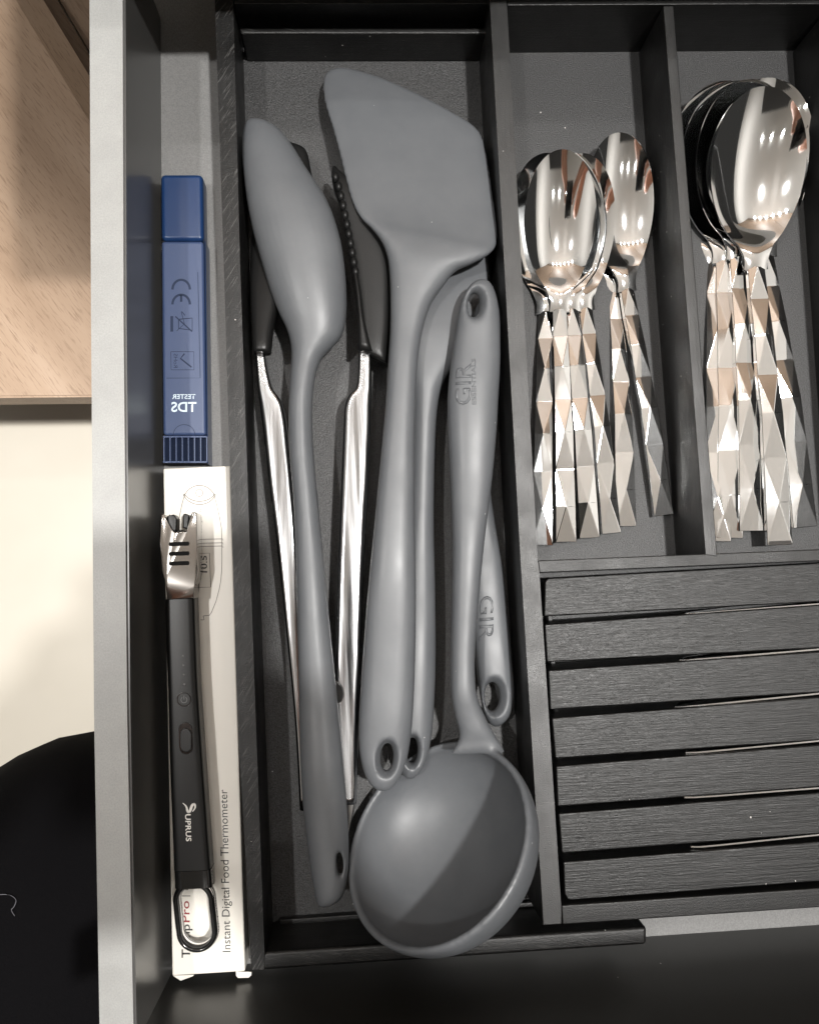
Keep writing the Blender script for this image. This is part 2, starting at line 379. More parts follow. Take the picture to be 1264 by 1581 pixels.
# rubber foot seen on the outer left of the side wall
# ------------------------------------------------------------------ the spoon and knife insert
ins = thing('cutlery_insert', 'black lacquered wooden cutlery insert with two spoon compartments and a knife section', 'cutlery insert')
ZB = ZT + .0005
block('side_wall', [(753.5, -60), (755.8, 0), (803, 860), (826, 1230), (837.3, 1429.5), (867.5, 1427.6), (865.8, 1398), (832.3, 884), (829.7, 865), (782.3, 8), (779, -60)], 0, ZB, 'insert', ins, .0006)
block('back_wall', [(780, -50), (782.9, 8.4), (1420, 5.5), (1420, -50)], -.0003, ZB + .0004, 'insert_x', ins, .0005)
block('divider', [(1023.2, 8.8), (1039.3, 8.6), (1107.2, 859.5), (1088.2, 856.8)], -.0002, ZB + .0006, 'insert', ins, .0005)
block('right_wall', [(1281, 7.6), (1310, 7.6), (1420, 1390), (1386, 1390)], -.0002, ZB + .0006, 'insert', ins, .0005)
block('cross_rail', [(829.9, 865.3), (832.6, 884.6), (1340, 863), (1339, 845)], -.0004, ZB + .0002, 'insert_x', ins, .0005)
block('front_rail', [(866.2, 1398), (868, 1428), (1388, 1393), (1386, 1363)], -.0003, ZB + .0004, 'insert_x', ins, .0006)
block('base_panel', [(775, 0), (825, 1420), (1380, 1390), (1300, 0)], ZI, ZT + .0008, 'laminate', ins, 0)
# knife rack: seven slats
kr = thing('knife_rack', 'seven black brushed wooden slats with knives standing in the gaps', 'knife rack')
SL = [((840, 895), (839.6, 952), 870, 930), ((840.4, 964), (844, 1022.5), 934.7, 1001.5), ((846, 1035), (849, 1096), 1007, 1070),
      ((851.4, 1108.7), (857, 1171.4), 1077, 1143.9), ((858, 1183), (860.6, 1245.6), 1151, 1216), ((861.7, 1256), (866.8, 1318), 1224.6, 1288), ((869, 1331), (873.5, 1390), 1300, 1361.6)]
for i, (tl, bl, tr_, br) in enumerate(SL):
    e = (1370 - 1253) / (1253 - 850)
    rt = (1370, tr_ + (tr_ - tl[1]) * e); rb = (1370, br + (br - bl[1]) * e)
    if i == 0: px = [(846, 892.5), (841, 898), bl, rb, rt]
    elif i == 6: px = [tl, (871, 1381), (876, 1389.5), (883, 1390.3), rb, rt]
    else: px = [tl, bl, rb, rt]
    block('slat', px, -.003 - .0002 * (i % 2), -.028, 'slat', kr, .0007)
for q, x in enumerate((842, 1320)):
    block('bearer', [(x, 900), (x + 30, 1385), (x + 38, 1385), (x + 8, 900)], -.0285, ZI + .0004, 'insert', kr, .0005)
KN = [((1059, 948.5), 933.4), ((1050, 1020.3), 1003.4), ((1043, 1093), 1072), ((1060, 1163.5), 1145), ((1058, 1232.5), 1217.5), ((1068, 1309.3), 1290)]
ordn = ['first', 'second', 'third', 'fourth', 'fifth', 'sixth']
for i, ((x0, y0), y1) in enumerate(KN):
    a = W(x0, y0, -.0048); b = W(1253, y1, -.0048); dd = (b - a).normalized(); b = a + dd * .12
    sd = Vector((-dd.y, dd.x, 0)) * .00032
    kn = thing('knife', '%s knife from the top of the slatted rack, only its steel spine showing' % ordn[i], 'knife', 'knives standing between the slats')
    bm = bmesh.new(); va = []; vb = []
    prof = [(0, -.0015), (.004, -.0003), (.012, 0), (.12, 0), (.12, -.026), (.03, -.026), (.006, -.012)]
    for s_, z_ in prof:
        p = a + dd * s_ + Vector((0, 0, z_)); k_ = 1 if z_ > -.01 else .25
        va.append(bm.verts.new(p + sd * k_)); vb.append(bm.verts.new(p - sd * k_))
    bm.faces.new(va); bm.faces.new(vb[::-1])
    for j in range(7): bm.faces.new((va[j], va[(j + 1) % 7], vb[(j + 1) % 7], vb[j]))
    put('blade', mesh_of(bm), 'chrome', kn)
# ------------------------------------------------------------------ silicone utensils
VOX = .0008
def utensil(name, label, cat, st, hole, extra=None, cut=None, headname='head', embossed=None, k=6, n=2.6, it=5, dn=None):
    t = thing(name, label, cat, 'grey silicone utensils in the wide tray')
    me = mesh_of(loft_bm(st, k, 36, n, dn=dn))
    if hole: me = boolean(me, hole_cutter(*hole[:6], **(hole[6] if len(hole) > 6 else {})))
    if extra:
        bm = bmesh.new(); bm.from_mesh(me); bm.from_mesh(extra); me = bpy.data.meshes.new('u'); bm.to_mesh(me); bm.free()
    me = remesh(me, VOX, it)
    yc = W(0, cut, -.015).y
    up, dnm = split(me, (lambda c: c.y > yc))
    hd, hn = (up, dnm)
    if headname == 'bowl' : hd, hn = dnm, up
    put(headname, hd, 'silicone', t, True); h = put('handle', hn, 'silicone', t, True)
    for e in (embossed or []):
        drape(e, hn, .00001); put('embossed_mark', e, 'silicone', h)
    return t, me
# turner
T = [(527, 106, 531, 106.3, -.0290, .002), (512, 108, 560, 112.5, -.0285, .004), (501, 117, 596, 124, -.027, .0045), (498, 135, 650, 148, -.0245, .0048), (499.5, 150, 700, 175, -.0225, .005), (504, 170, 736, 199, -.0205, .005),
     (512, 195, 749, 228, -.0185, .005), (523, 235, 757, 275, -.0155, .0052), (533, 276, 764, 325, -.013, .0056), (544, 313, 767.5, 356, -.011, .006), (557, 337, 766, 378, -.0095, .0068), (574, 354, 755, 393, -.0083, .008), (589, 374, 728, 407.5, -.0078, .009),
     (598, 398, 703, 419, -.0082, .0105), (601.5, 430, 682, 445, -.009, .0115), (602.5, 470, 664.5, 472, -.0095, .012), (602, 512, 652, 512, -.0095, .012), (599, 560, 645, 560, -.009, .012), (595, 625, 641.5, 625, -.0085, .012), (588, 700, 640, 700, -.0082, .0125),
     (578, 807, 640.5, 807, -.008, .013), (568, 910, 642, 910, -.0085, .0135), (560.5, 1010, 641, 1010, -.009, .0135), (554.5, 1100, 637.5, 1100, -.0095, .0135), (554, 1150, 631.5, 1155, -.010, .013), (559.5, 1184, 624, 1184, -.010, .0125), (569, 1207, 614, 1205, -.010, .0105), (578, 1216, 604, 1216, -.010, .008), (586, 1220.5, 594, 1220.5, -.010, .003)]
utensil('turner', 'grey silicone turner with a broad slanted blade, on top in mid tray', 'turner', T, (597, 1168, -.010, 9.5, 21, R(-6)), cut=440, headname='blade')
# spoonula under the turner
T = [(640, 318, 700, 318, -.0300, .003), (608, 345, 740, 345, -.029, .005), (599, 385, 753, 385, -.027, .006), (598, 420, 754, 425, -.0245, .0065), (603, 465, 748, 470, -.022, .007), (612, 505, 735, 515, -.0205, .0078), (622, 545, 710, 552, -.0205, .0085), (632, 585, 686, 588, -.021, .0095),
     (636, 625, 675.5, 627, -.0225, .0105), (634, 698, 671, 698, -.0235, .0115), (628, 807, 669.5, 807, -.0235, .012), (620, 900, 671.5, 900, -.0235, .0125), (614, 1010, 672.5, 1010, -.0235, .013), (608, 1090, 670, 1090, -.0235, .013), (606, 1140, 665.5, 1140, -.0235, .0125), (611, 1175, 657, 1175, -.0235, .0115), (618, 1192, 648, 1192, -.0235, .009), (627, 1202, 638, 1202, -.0235, .003)]
utensil('spoonula', 'grey silicone spoonula half hidden under the turner, curved neck at its right', 'spoonula', T, (636, 1158, -.0235, 8, 20, R(-4)), cut=600, n=2.3)
# spare spatula at the right wall
T = [(690, 200, 720, 200, -.031, .002), (680, 240, 738, 240, -.031, .004), (678, 330, 740, 330, -.031, .005), (690, 400, 733, 400, -.031, .007), (703, 480, 734, 480, -.030, .009), (708, 600, 744, 600, -.029, .0105), (716, 700, 752, 700, -.028, .011), (718, 780, 759, 780, -.0275, .0115),
     (722, 880, 775, 880, -.027, .012), (728, 960, 783.5, 960, -.027, .0125), (735, 1030, 790, 1030, -.027, .013), (741, 1075, 792.5, 1070, -.027, .0125), (747, 1102, 787, 1100, -.027, .0115), (754, 1116, 778, 1114, -.027, .008), (762, 1121.5, 770, 1121.5, -.027, .003)]
em = []
q = [(771, 906), (773, 997), (738, 997), (743, 906)]
em.append(text_mesh('GIR', [(741.5, 921), (740, 990), (762, 988), (762, 919)], -.02, .00018, .004))
em.append(mesh_of(line_bm([(735, 997), (776, 995), (774, 911), (740, 912)], .0003, -.02, closed=False)))
utensil('spatula', 'grey silicone spatula handle lying low between ladle and right tray wall', 'spatula', T, (759, 1075, -.027, 11.5, 22, R(-3), dict(fz=.006)), cut=500, n=3.0, embossed=em)
# basting spoon, back up
T = [(389, 185.6, 393, 185.6, -.020, .002), (380, 190, 414, 190, -.0195, .008), (375.5, 205, 434, 204, -.019, .013), (374, 228, 453, 228, -.018, .017), (375.5, 262, 474, 262, -.0165, .020), (381.5, 310, 505, 310, -.015, .023), (391, 358, 522.5, 358, -.0145, .024),
     (402, 398, 530.5, 398, -.0145, .0235), (416, 445, 535, 448, -.0145, .022), (430, 482, 534.5, 490, -.0145, .0195), (442, 507, 527, 520, -.0145, .017), (448.5, 530, 510, 540, -.0145, .015), (450, 553, 495, 558, -.0145, .0135), (447.5, 590, 486, 590, -.0135, .0125), (445.5, 635, 482.5, 635, -.013, .012),
     (447, 698, 484.5, 698, -.0125, .012), (453, 771, 491, 771, -.012, .0125), (457, 860, 499.5, 860, -.0115, .013), (459.5, 970, 510, 970, -.0115, .0135), (461.5, 1069, 520, 1069, -.0115, .014), (463.5, 1173, 530, 1173, -.0115, .0145), (467.5, 1240, 535.5, 1240, -.012, .0145), (473.5, 1298, 538.5, 1298, -.012, .014), (480, 1345, 537.5, 1345, -.012, .0135), (486, 1380, 530.5, 1380, -.012, .0125), (489, 1393, 517, 1393, -.012, .010), (493, 1398.5, 505, 1398.5, -.012, .004)]
utensil('basting_spoon', 'grey silicone basting spoon lying back up, leftmost of the utensils', 'spoon', T, (525, 1333, -.009, 4.5, 21, R(1), dict(flare=1.7, fz=.005)), cut=560, headname='bowl_back', n=2.15, dn=.6)
# ladle
RB = .0442
bc = W(673, 1297, .003)
view = (Vector((0, 0, H)) - bc).normalized()
pp = Vector((-.766, .643, 0)); pp = (pp - view * pp.dot(view)).normalized(); ax = (view * math.cos(R(40)) + pp * math.sin(R(40))).normalized()   # the bowl's open side
vr = Vector((.37, .93, 0)); vr = (vr - ax * vr.dot(ax)).normalized(); ZR = (bc + vr * RB).z; print('rim', bc + vr * RB)
def ladle_bowl():
    bm = bmesh.new(); tx = ax.cross(Vector((0, 0, 1))).normalized(); tz = tx.cross(ax)
    prof = []
    ro, ri = RB, RB - .0030
    for i in range(0, 25): a_ = -math.pi / 2 + (math.pi / 2) * i / 24; prof.append((ro * math.cos(a_), ro * math.sin(a_) * .76))
    prof += [(ro - .0001, .0010), (ro - .0008, .0019), (ro - .0016, .0021), (ri + .0002, .0017), (ri - .0003, .0006)]
    for i in range(24, -1, -1): a_ = -math.pi / 2 + (math.pi / 2) * i / 24; prof.append((ri * math.cos(a_) - (.0003 if i == 24 else 0), ri * math.sin(a_) * .76))
    rings = []
    for r_, h_ in prof:
        rings.append([bm.verts.new(bc + ax * h_ + (tx * math.cos(t) + tz * math.sin(t)) * max(r_, 1e-5)) for t in [2 * math.pi * j / 72 for j in range(72)]])
    for r0, r1 in zip(rings, rings[1:]):
        for j in range(72): bm.faces.new((r0[j], r0[(j + 1) % 72], r1[(j + 1) % 72], r1[j]))
    bmesh.ops.remove_doubles(bm, verts=bm.verts[:], dist=2e-5)
    return mesh_of(bm)
T = [(741, 432, 747, 432, -.0075, .003), (730, 436, 756, 437, -.0075, .008), (721, 446, 763, 450, -.0075, .011), (712, 464, 768, 468, -.0075, .0125), (706, 488, 771, 490, -.0075, .013), (700, 530, 772, 530, -.0075, .013), (694, 573, 771.5, 573, -.0075, .0135), (690.5, 615, 769, 615, -.0075, .0135),
     (691, 662, 766.5, 662, -.0075, .0135), (694.5, 735, 760, 735, -.0075, .013), (697, 807, 751, 807, -.0072, .0125), (697.7, 870, 744, 870, -.007, .012), (696, 964, 737, 948, -.0065, .0115), (695, 1034, 732.5, 1017, -.006, .011), (696, 1072, 735, 1069, -.0055, .0105), (702, 1106, 745, 1098, ZR * .5 - .0028, .0095), (709, 1134, 759, 1126, ZR * .8 - .001, .0080), (704, 1148, 768, 1141, ZR, .0068), (699, 1157, 775, 1151, ZR + .0004, .0055), (694, 1166, 781, 1162, ZR - .0002, .0035)]
em = [text_mesh('GIR', [(727, 624), (727, 560), (704, 560), (703, 624)], .0, .00019, .005), text_mesh('ESSENTIALS', [(735, 624), (734, 553), (728, 553), (729, 624)], .0, .0002, .004),
      mesh_of(line_bm([(701, 630), (742, 632), (743, 548), (704, 548), (701, 630)], .0003, 0))]
utensil('ladle', 'grey silicone ladle with its deep round bowl at the bottom of the tray', 'ladle', T, (731, 472, -.0075, 9.5, 21, R(-8)), extra=ladle_bowl(), cut=1152, headname='bowl', embossed=em, n=2.5, it=20)
# ------------------------------------------------------------------ tongs
tg = thing('tongs', 'steel kitchen tongs with black nylon tips, lying under the grey basting spoon', 'tongs')
ZG = -.017
def arm(st, z, th=.013):
    bm = loft_bm([(a_, y, b_, y, z, th) for a_, b_, y in st], 5, 40, 5.0)
    return put('arm', mesh_of(bm), 'brushed', tg, True)
arm([(395.5, 409.5, 538), (396.5, 412, 556), (398, 416, 580), (399.5, 422, 602), (401, 432, 616), (403, 439, 630), (407, 445, 662), (415, 453, 735), (428, 462, 840), (441, 470, 960), (456, 481, 1110), (463.5, 492, 1246)], ZG - .0065)
arm([(553.5, 573.6, 538), (553, 573.7, 556), (552, 573.8, 580), (549, 573.6, 602), (538, 573.4, 614), (531.5, 573, 632), (530, 572.5, 662), (527, 570, 735), (523.5, 565, 820), (520, 561, 920), (516, 557, 1034), (510, 553.3, 1150), (505, 550.5, 1237)], ZG - .0055)
# nylon tips
def tip(stl, n=3.0):
    return put('tip', mesh_of(loft_bm(stl, 5, 20, n)), 'black_nylon', tg, True)
tp = tip([(513, 259, 519, 259, -.018, .003), (512, 272, 530, 270, -.0175, .006), (515, 292, 556, 285, -.017, .0075), (524, 320, 580, 312, -.0165, .008), (533, 355, 596, 350, -.0165, .008), (541, 392, 603, 392, -.0165, .008), (548, 440, 604, 440, -.0165, .008), (553, 490, 602, 500, -.0165, .008), (552.5, 536, 597, 556, -.0168, .008), (553, 540, 596, 561, -.0172, .003)])
tip([(446, 222, 452, 222, -.027, .003), (420, 232, 472, 232, -.027, .006), (404, 262, 480, 262, -.0265, .007), (394, 310, 486, 310, -.026, .008), (388, 380, 470, 380, -.0245, .009), (386, 440, 440, 440, -.021, .010), (389, 500, 424, 500, -.018, .010), (391, 542, 419, 542, -.0165, .010), (393, 545, 417, 545, -.0167, .004)])
bm = bmesh.new()
for i in range(11):
    t = i / 10; x = 518 + 31 * t ** .8; y = 274 + 146 * t
    c = W(x, y, -.0135)
    r = bmesh.ops.create_uvsphere(bm, u_segments=12, v_segments=8, radius=.0021)
    for v in r['verts']: v.co = Vector((v.co.x * .8, v.co.y * 1.25, v.co.z)) + c
put('gripping_ridge', mesh_of(bm), 'black_nylon', tp, True)
put('tip_rim', mesh_of(loft_bm([(545.5, 418, 550, 420, -.0135, .0035), (549, 450, 556, 450, -.013, .005), (552.5, 490, 561, 490, -.0128, .006), (552, 541, 575, 543, -.0135, .007)], 4, 14)), 'black_nylon', tp, True)
# pivot disc and hanging ring
bm = bmesh.new(); bmesh.ops.create_cone(bm, cap_ends=True, segments=32, radius1=.0062, radius2=.0058, depth=.0015, matrix=Matrix.Translation(W(509, 1071, ZG + .0022)))
put('pivot', mesh_of(bm), 'black_gloss', tg, 40)
put('pull_ring', mesh_of(prism_bm([W(x, y, ZG - .006) for x, y in ((486, 1244), (548, 1240), (540, 1285), (528, 1310), (500, 1312), (488, 1290))], ZG - .0075, .0005)), 'brushed', tg)
# ------------------------------------------------------------------ spoons with faceted handles
def spoon_meshes(L, lb, wb, hw, pitch):
    tp = math.tan(R(pitch))
    b = lb / 2; yc = L - b; dpt = wb * .36; hs = L - lb - .011; NU = 20
    wn = hw * .72
    def sm(a, b_, x): t = min(1, max(0, (x - a) / (b_ - a))); return t * t * (3 - 2 * t)
    bm = bmesh.new(); rows = []
    ss = [hs + (yc - b * .6 - hs) * i / 26 for i in range(26)] + [yc + b * math.sin(-.6435 + (math.pi / 2 + .6435) * i / 44) for i in range(45)]
    for s in ss:
        t = (s - yc) / b; q = max(0, 1 - t * t); a = wb * math.sqrt(q) * (1 + .07 * t)
        nk = wn * (1 + .35 * sm(.008, 0, s - hs) + 1.0 * sm(-1.3, -.93, t)) * (1 - sm(-.9, -.2, t))
        wdt = max((a ** 3.2 + nk ** 3.2) ** (1 / 3.2), 1e-5)
        soft = .5 * ((1 - t * t) + math.sqrt((1 - t * t) ** 2 + .05)); fct = 1 - sm(-.75, -.2, t); gq = q + (soft - q) * fct if t > -2.5 else 0
        if t < -1: gq = max(0, gq)
        arch = .0036 * math.exp(-((s - (yc - b - .004)) / .011) ** 2)
        e_ = s - (yc - b); arch += tp * .5 * (e_ + math.sqrt(e_ * e_ + .00006))
        row = []
        for j in range(NU + 1):
            u = -1 + 2 * j / NU
            z = -dpt * gq * (1 - u * u) + arch - .0009 * u * u * (1 - sm(-1.1, -.7, t))
            row.append(bm.verts.new((u * wdt, s, z)))
        # rounded rim and underside
        th = .0013
        row.append(bm.verts.new((wdt * (1 + .0002 / max(wdt, .001)), s, row[NU].co.z - th * .5)))
        for j in range(NU, -1, -1):
            v = row[j].co; row.append(bm.verts.new((v.x * .985, s, v.z - th - (.0012 * (1 - (v.x / wdt) ** 2)) * (1 - sm(-1.1, -.7, t)))))
        row.append(bm.verts.new((-wdt * (1 + .0002 / max(wdt, .001)), s, row[0].co.z - th * .5)))
        rows.append(row)
    n = len(rows[0])
    for r0, r1 in zip(rows, rows[1:]):
        for j in range(n): bm.faces.new((r0[j], r0[(j + 1) % n], r1[(j + 1) % n], r1[j]))
    bm.faces.new(rows[0])
    bowl = mesh_of(bm, 'spoon_bowl')
    # handle: long diamonds whose points meet on cross creases
    bm = bmesh.new(); fr = [(0, 'm'), (.149, 'c'), (.305, 'm'), (.462, 'c'), (.603, 'm'), (.744, 'c'), (.88, 'm'), (1.0, 'c')]
    prev = None; hs2 = hs + .0012; jig = [0, .0007, -.0005, .0010, -.0009, .0007, -.0004, .0005]; ji = 0
    for f, kd in fr:
        s = f * hs2; wd = hw * (1 - .30 * f); top = .0010 + .0016 * f * f + .0036 * math.sin(math.pi * min(1, f * 1.05)) ; e = .0008
        top += jig[ji]; ji += 1
        if kd == 'm': row = dict(l=bm.verts.new((-wd, s, top)), r=bm.verts.new((wd, s, top)), c=None)
        else: row = dict(l=bm.verts.new((-wd, s, top - e)), r=bm.verts.new((wd, s, top - e)), c=bm.verts.new((0, s, top + .0004)))
        row['bl'] = bm.verts.new((-wd * .9, s, top - .0042)); row['br'] = bm.verts.new((wd * .9, s, top - .0042))
        if prev:
            a_, b_ = (prev, row) if prev['c'] is None else (row, prev)       # a_: mid row, b_: crease row
            for F in ((a_['l'], a_['r'], b_['c']), (a_['l'], b_['c'], b_['l']), (a_['r'], b_['r'], b_['c']), (a_['l'], b_['l'], b_['bl'], a_['bl']), (a_['r'], a_['br'], b_['br'], b_['r']), (a_['bl'], b_['bl'], b_['br'], a_['br'])): bm.faces.new(F)
        else: bm.faces.new((row['l'], row['bl'], row['br'], row['r']))
        prev = row
    bm.faces.new((prev['l'], prev['c'], prev['r'], prev['br'], prev['bl']))
    bmesh.ops.bevel(bm, geom=bm.edges[:], offset=.00016, segments=1, affect='EDGES', clamp_overlap=True)
    return bowl, mesh_of(bm, 'spoon_handle')
def spoon_set(L, lb, wb, hw, pitch, specs, group, name):
    bo, ha = spoon_meshes(L, lb, wb, hw, pitch); first = None
    for tipx, endx, z1, z0, roll, label in specs:
        z1 += lb * math.tan(R(pitch)) * .45; Tt, E_ = W(*tipx, z1), W(*endx, z0); Tt.z -= lb * math.tan(R(pitch)); ydir = (Tt - E_); ln = ydir.length; ydir.normalize()
        x = ydir.cross(Vector((0, 0, 1))).normalized(); x = Matrix.Rotation(R(roll), 3, ydir) @ x; z = x.cross(ydir)
        mw = Matrix.Translation(E_) @ Matrix((x, ydir, z)).transposed().to_4x4() @ Matrix.Scale(ln / L, 4)
        if first is None:
            t = thing(name, label, 'spoon', group); kids = [put('bowl', bo, 'chrome', t, 50), put('handle', ha, 'chrome', t, False)]; first = (t, kids)
        else:
            t = first[0].copy(); C.objects.link(t); t['label'] = label
            for k_ in first[1]:
                c = k_.copy(); C.objects.link(c); c.parent = t
        t.matrix_world = mw
spoon_set(.181, .0595, .0168, .0048, 20, [
    ((862, 238), (837, 842), -.0235, -.0300, -16, 'small steel spoon against the left compartment wall, its handle turned on edge'),
    ((958, 210), (965, 813), -.0300, -.0318, 0, 'small steel spoon mostly hidden under the one set apart at the right'),
    ((951, 205.5), (1023, 796), -.0215, -.0310, 3, 'small steel spoon set apart at the right of its compartment'),
    ((894, 237), (942.5, 823.6), -.0190, -.0280, 5, 'small steel spoon whose bowl rim shows right of the topmost small one'),
    ((880, 235), (909, 830.6), -.0165, -.0265, 0, 'small steel spoon whose handle lies just right of the topmost small one'),
    ((872, 229.5), (873, 837), -.0120, -.0245, -3, 'topmost small steel spoon of the left stack, its whole bowl in view')],
    'small spoons in the left compartment', 'teaspoon')
spoon_set(.209, .0665, .0228, .0060, 21, [
    ((1137, 130), (1106, 836), -.0260, -.0310, -14, 'large steel spoon leftmost in its pile, handle end almost hidden'),
    ((1146, 128), (1125, 831), -.0215, -.0300, -6, 'large steel spoon with the second handle from the left in its pile'),
    ((1190, 128), (1226, 815), -.0285, -.0310, 4, 'large steel spoon lying lowest between the two rightmost large handles'),
    ((1180, 123), (1241, 814), -.0215, -.0290, 3, 'large steel spoon rightmost of all, its handle leaning to the picture edge'),
    ((1160, 124), (1159, 820), -.0180, -.0270, 0, 'large steel spoon just left of the topmost large one, its bowl covered'),
    ((1180, 134), (1202, 841.6), -.0115, -.0230, 0, 'topmost large steel spoon, its whole mirror-bright bowl in view')],
    'large spoons in the right compartment', 'tablespoon')
# ------------------------------------------------------------------ water tester
tt = thing('water_tester', 'blue pen-shaped water quality tester lying upside down at the drawer side', 'tester')
ZP = -.0325
block('cap', [(247.5, 268), (248.5, 371), (314.5, 371), (312.7, 268)], ZP + .0003, ZF + .0004, 'blue', tt, .0022, seg=4)
bd = block('body', [(248.8, 371.6), (251.3, 672), (318.3, 672), (314.2, 371.6)], ZP, ZF + .0004, 'blue_body', tt, .0016, seg=3)
bm = bmesh.new()
vent = block('vent_end', [(251.4, 672.6), (251.9, 716), (319.2, 715), (318.4, 672.6)], ZP - .0022, ZF + .0004, 'blue_dark', tt, .0008)
for i in range(8):
    x = 252.4 + i * 9.45; block('vent_rib', [(x, 674), (x + .2, 713), (x + 1.9, 713), (x + 1.7, 674)], ZP - .0002, ZP - .0024, 'blue_body', vent, 0)
for y in (672.8, 711.8): block('vent_rib', [(251.6, y), (251.8, y + 2.8), (319.6, y + 2.8), (319.2, y)], ZP - .0001, ZP - .0024, 'blue_body', vent, .0002)
block('side_shell', [(316.2, 372), (320.2, 716), (321.4, 716), (317.3, 372)], ZP - .0012, ZF + .0003, 'blue', tt, .0004)
zz = ZP + .00008
def pr(name, me, m_, parent): return put(name, me, m_, parent)
pr('lettering', text_mesh('TDS', [(303.5, 635.5), (264.5, 635.5), (264.5, 620.5), (303.5, 620.5)], zz, 0, .02), 'white_print', bd)
pr('lettering', text_mesh('TESTER', [(302, 615.8), (266, 615.8), (266, 608.6), (302, 608.6)], zz, 0, .012), 'white_print', bd)
bm = bmesh.new()
def arc(cx, cy, rx, ry, a0, a1, n=18): return [(cx + rx * math.cos(R(a0 + (a1 - a0) * i / n)), cy + ry * math.sin(R(a0 + (a1 - a0) * i / n))) for i in range(n + 1)]
line_bm(arc(280, 447, 13.5, 15, 180, 360), .0011, zz, bm=bm); line_bm(arc(280, 470, 13.5, 15, 180, 360), .0011, zz, bm=bm)
line_bm([(280, 455), (280, 466)], .0011, zz, bm=bm)
line_bm([(265.5, 488), (265.5, 512)], .0013, zz, bm=bm); line_bm([(271, 488.5), (297, 512)], .0006, zz, bm=bm); line_bm([(273, 511), (285, 500), (280, 481)], .0003, zz, bm=bm)
line_bm([(276, 493), (297, 491), (297, 510), (276, 507), (276, 493)], .0005, zz, bm=bm); line_bm([(281, 481), (286, 487)], .0004, zz, bm=bm)
line_bm([(264, 543), (299.5, 543), (299.8, 571), (264.5, 571), (264, 543)], .0003, zz, bm=bm); line_bm([(285, 546), (279, 553.5), (296, 567)], .0007, zz, bm=bm)
line_bm([(305.7, 420), (309.3, 583.5), (257, 583.8)], .0003, zz, bm=bm); line_bm(arc(284.5, 671, 16.5, 15.5, 180, 360), .0003, zz, bm=bm)
pr('engraved_marks', mesh_of(bm), 'blue_line', bd)
pr('engraved_text', text_mesh('RoHS', [(268.5, 568), (268.5, 546), (274.5, 546), (274.5, 568)], zz), 'blue_line', bd)
# ------------------------------------------------------------------ thermometer box
bx = thing('thermometer_box', 'long white cardboard box of a food thermometer with a line drawing on its lid', 'box')
ZX = -.0265
cb = block('carton', [(252, 723.3), (266, 1507), (378.6, 1500), (355.5, 719)], ZX, ZF + .0004, 'card', bx, .0007, seg=2)
z1 = ZX + .0001
bm = bmesh.new()
line_bm(arc(308.3, 779, 26.5, 29.6, 210, 330), .0004, z1, bm=bm)
line_bm(arc(308.3, 752, 27, 22, 28, 152), .0004, z1, bm=bm); line_bm(arc(308.3, 754, 27, 25, 22, 158), .0004, z1, bm=bm)
line_bm(arc(308, 761, 5.4, 5.6, 0, 360, 28), .0003, z1, bm=bm)
rs = [(329.8, 762.6), (334.5, 778), (339, 798), (342, 815), (342.6, 832), (342.8, 862), (342.4, 882), (340.8, 898), (338.6, 910), (333.6, 928.7), (327, 945), (323.6, 950), (314, 951)]
line_bm(rs, .00028, z1, bm=bm); line_bm([(308 - (x - 308) * .93 - 2, y) for x, y in rs], .00028, z1, bm=bm)
for y in (832, 838, 843): line_bm([(277, y + 1.5), (344, y), (344.6, y + 2.5)], .00028, z1, bm=bm)
line_bm([(302, 855), (323.6, 854), (325.6, 906.5), (303, 907)], .0003, z1, bm=bm); line_bm([(314, 951), (315.4, 957), (310, 957)], .0003, z1, bm=bm)
pr('line_drawing', mesh_of(bm), 'ink_grey', cb)
pr('lettering', text_mesh('tempPro', [(312.2, 824), (310.8, 786), (306.8, 786), (308, 824)], z1), 'ink', cb)
pr('lettering', text_mesh('10.5', [(320, 884), (319.4, 858), (310.6, 858), (311, 884)], z1, 0, .012), 'ink', cb)
pr('lettering', text_mesh('Instant Digital Food Thermometer', [(356.2, 1470), (350.8, 1219), (338.6, 1219), (344, 1470)], z1), 'ink', cb)
pr('lettering', text_mesh('Temp', [(293.6, 1479), (293.2, 1427), (280.8, 1427), (280.6, 1479)], z1, 0, .012), 'ink', cb)
pr('lettering', text_mesh('Pro', [(293.1, 1424), (292.2, 1391), (280.2, 1391), (280.8, 1424)], z1, 0, .012), 'ink_red', cb)
pr('lettering', text_mesh('| Lab', [(291, 1384), (290.6, 1350), (281, 1350), (281, 1384)], z1), 'ink_grey', cb)
block('flap', [(364, 1500), (364.5, 1507), (367.5, 1510.3), (384, 1509.8), (388, 1506), (388.5, 1501)], ZX - .0012, ZX - .0019, 'card', bx, .0002)
block('flap', [(266.5, 1506.5), (279, 1514.5), (298, 1507.5), (300, 1505)], ZX - .0014, ZX - .0020, 'card', bx, .0002)
# ------------------------------------------------------------------ electric lighter
lt = thing('electric_lighter', 'black electric lighter with a chrome head and ring end, on the white box', 'lighter')
ZL = -.0125
T = [(258.5, 925, 304, 923.5, ZL - .006, .0125), (260, 985, 306, 983, ZL - .006, .0125), (263, 1060, 309, 1058, ZL - .006, .0125), (266, 1180, 317, 1178, ZL - .006, .0125), (270, 1280, 324, 1278, ZL - .006, .0125), (272, 1338, 328.5, 1336, ZL - .006, .0125)]
by = put('body', mesh_of(loft_bm(T, 4, 36, 6)), 'black_satin', lt, 30)
T = [(272.5, 1339, 329, 1337, ZL - .0062, .012), (273, 1352, 330, 1350, ZL - .0062, .0118), (273.4, 1366, 331, 1364, ZL - .0062, .0115)]
put('hinge_block', mesh_of(loft_bm(T, 3, 36, 6)), 'black_gloss', lt, 30)
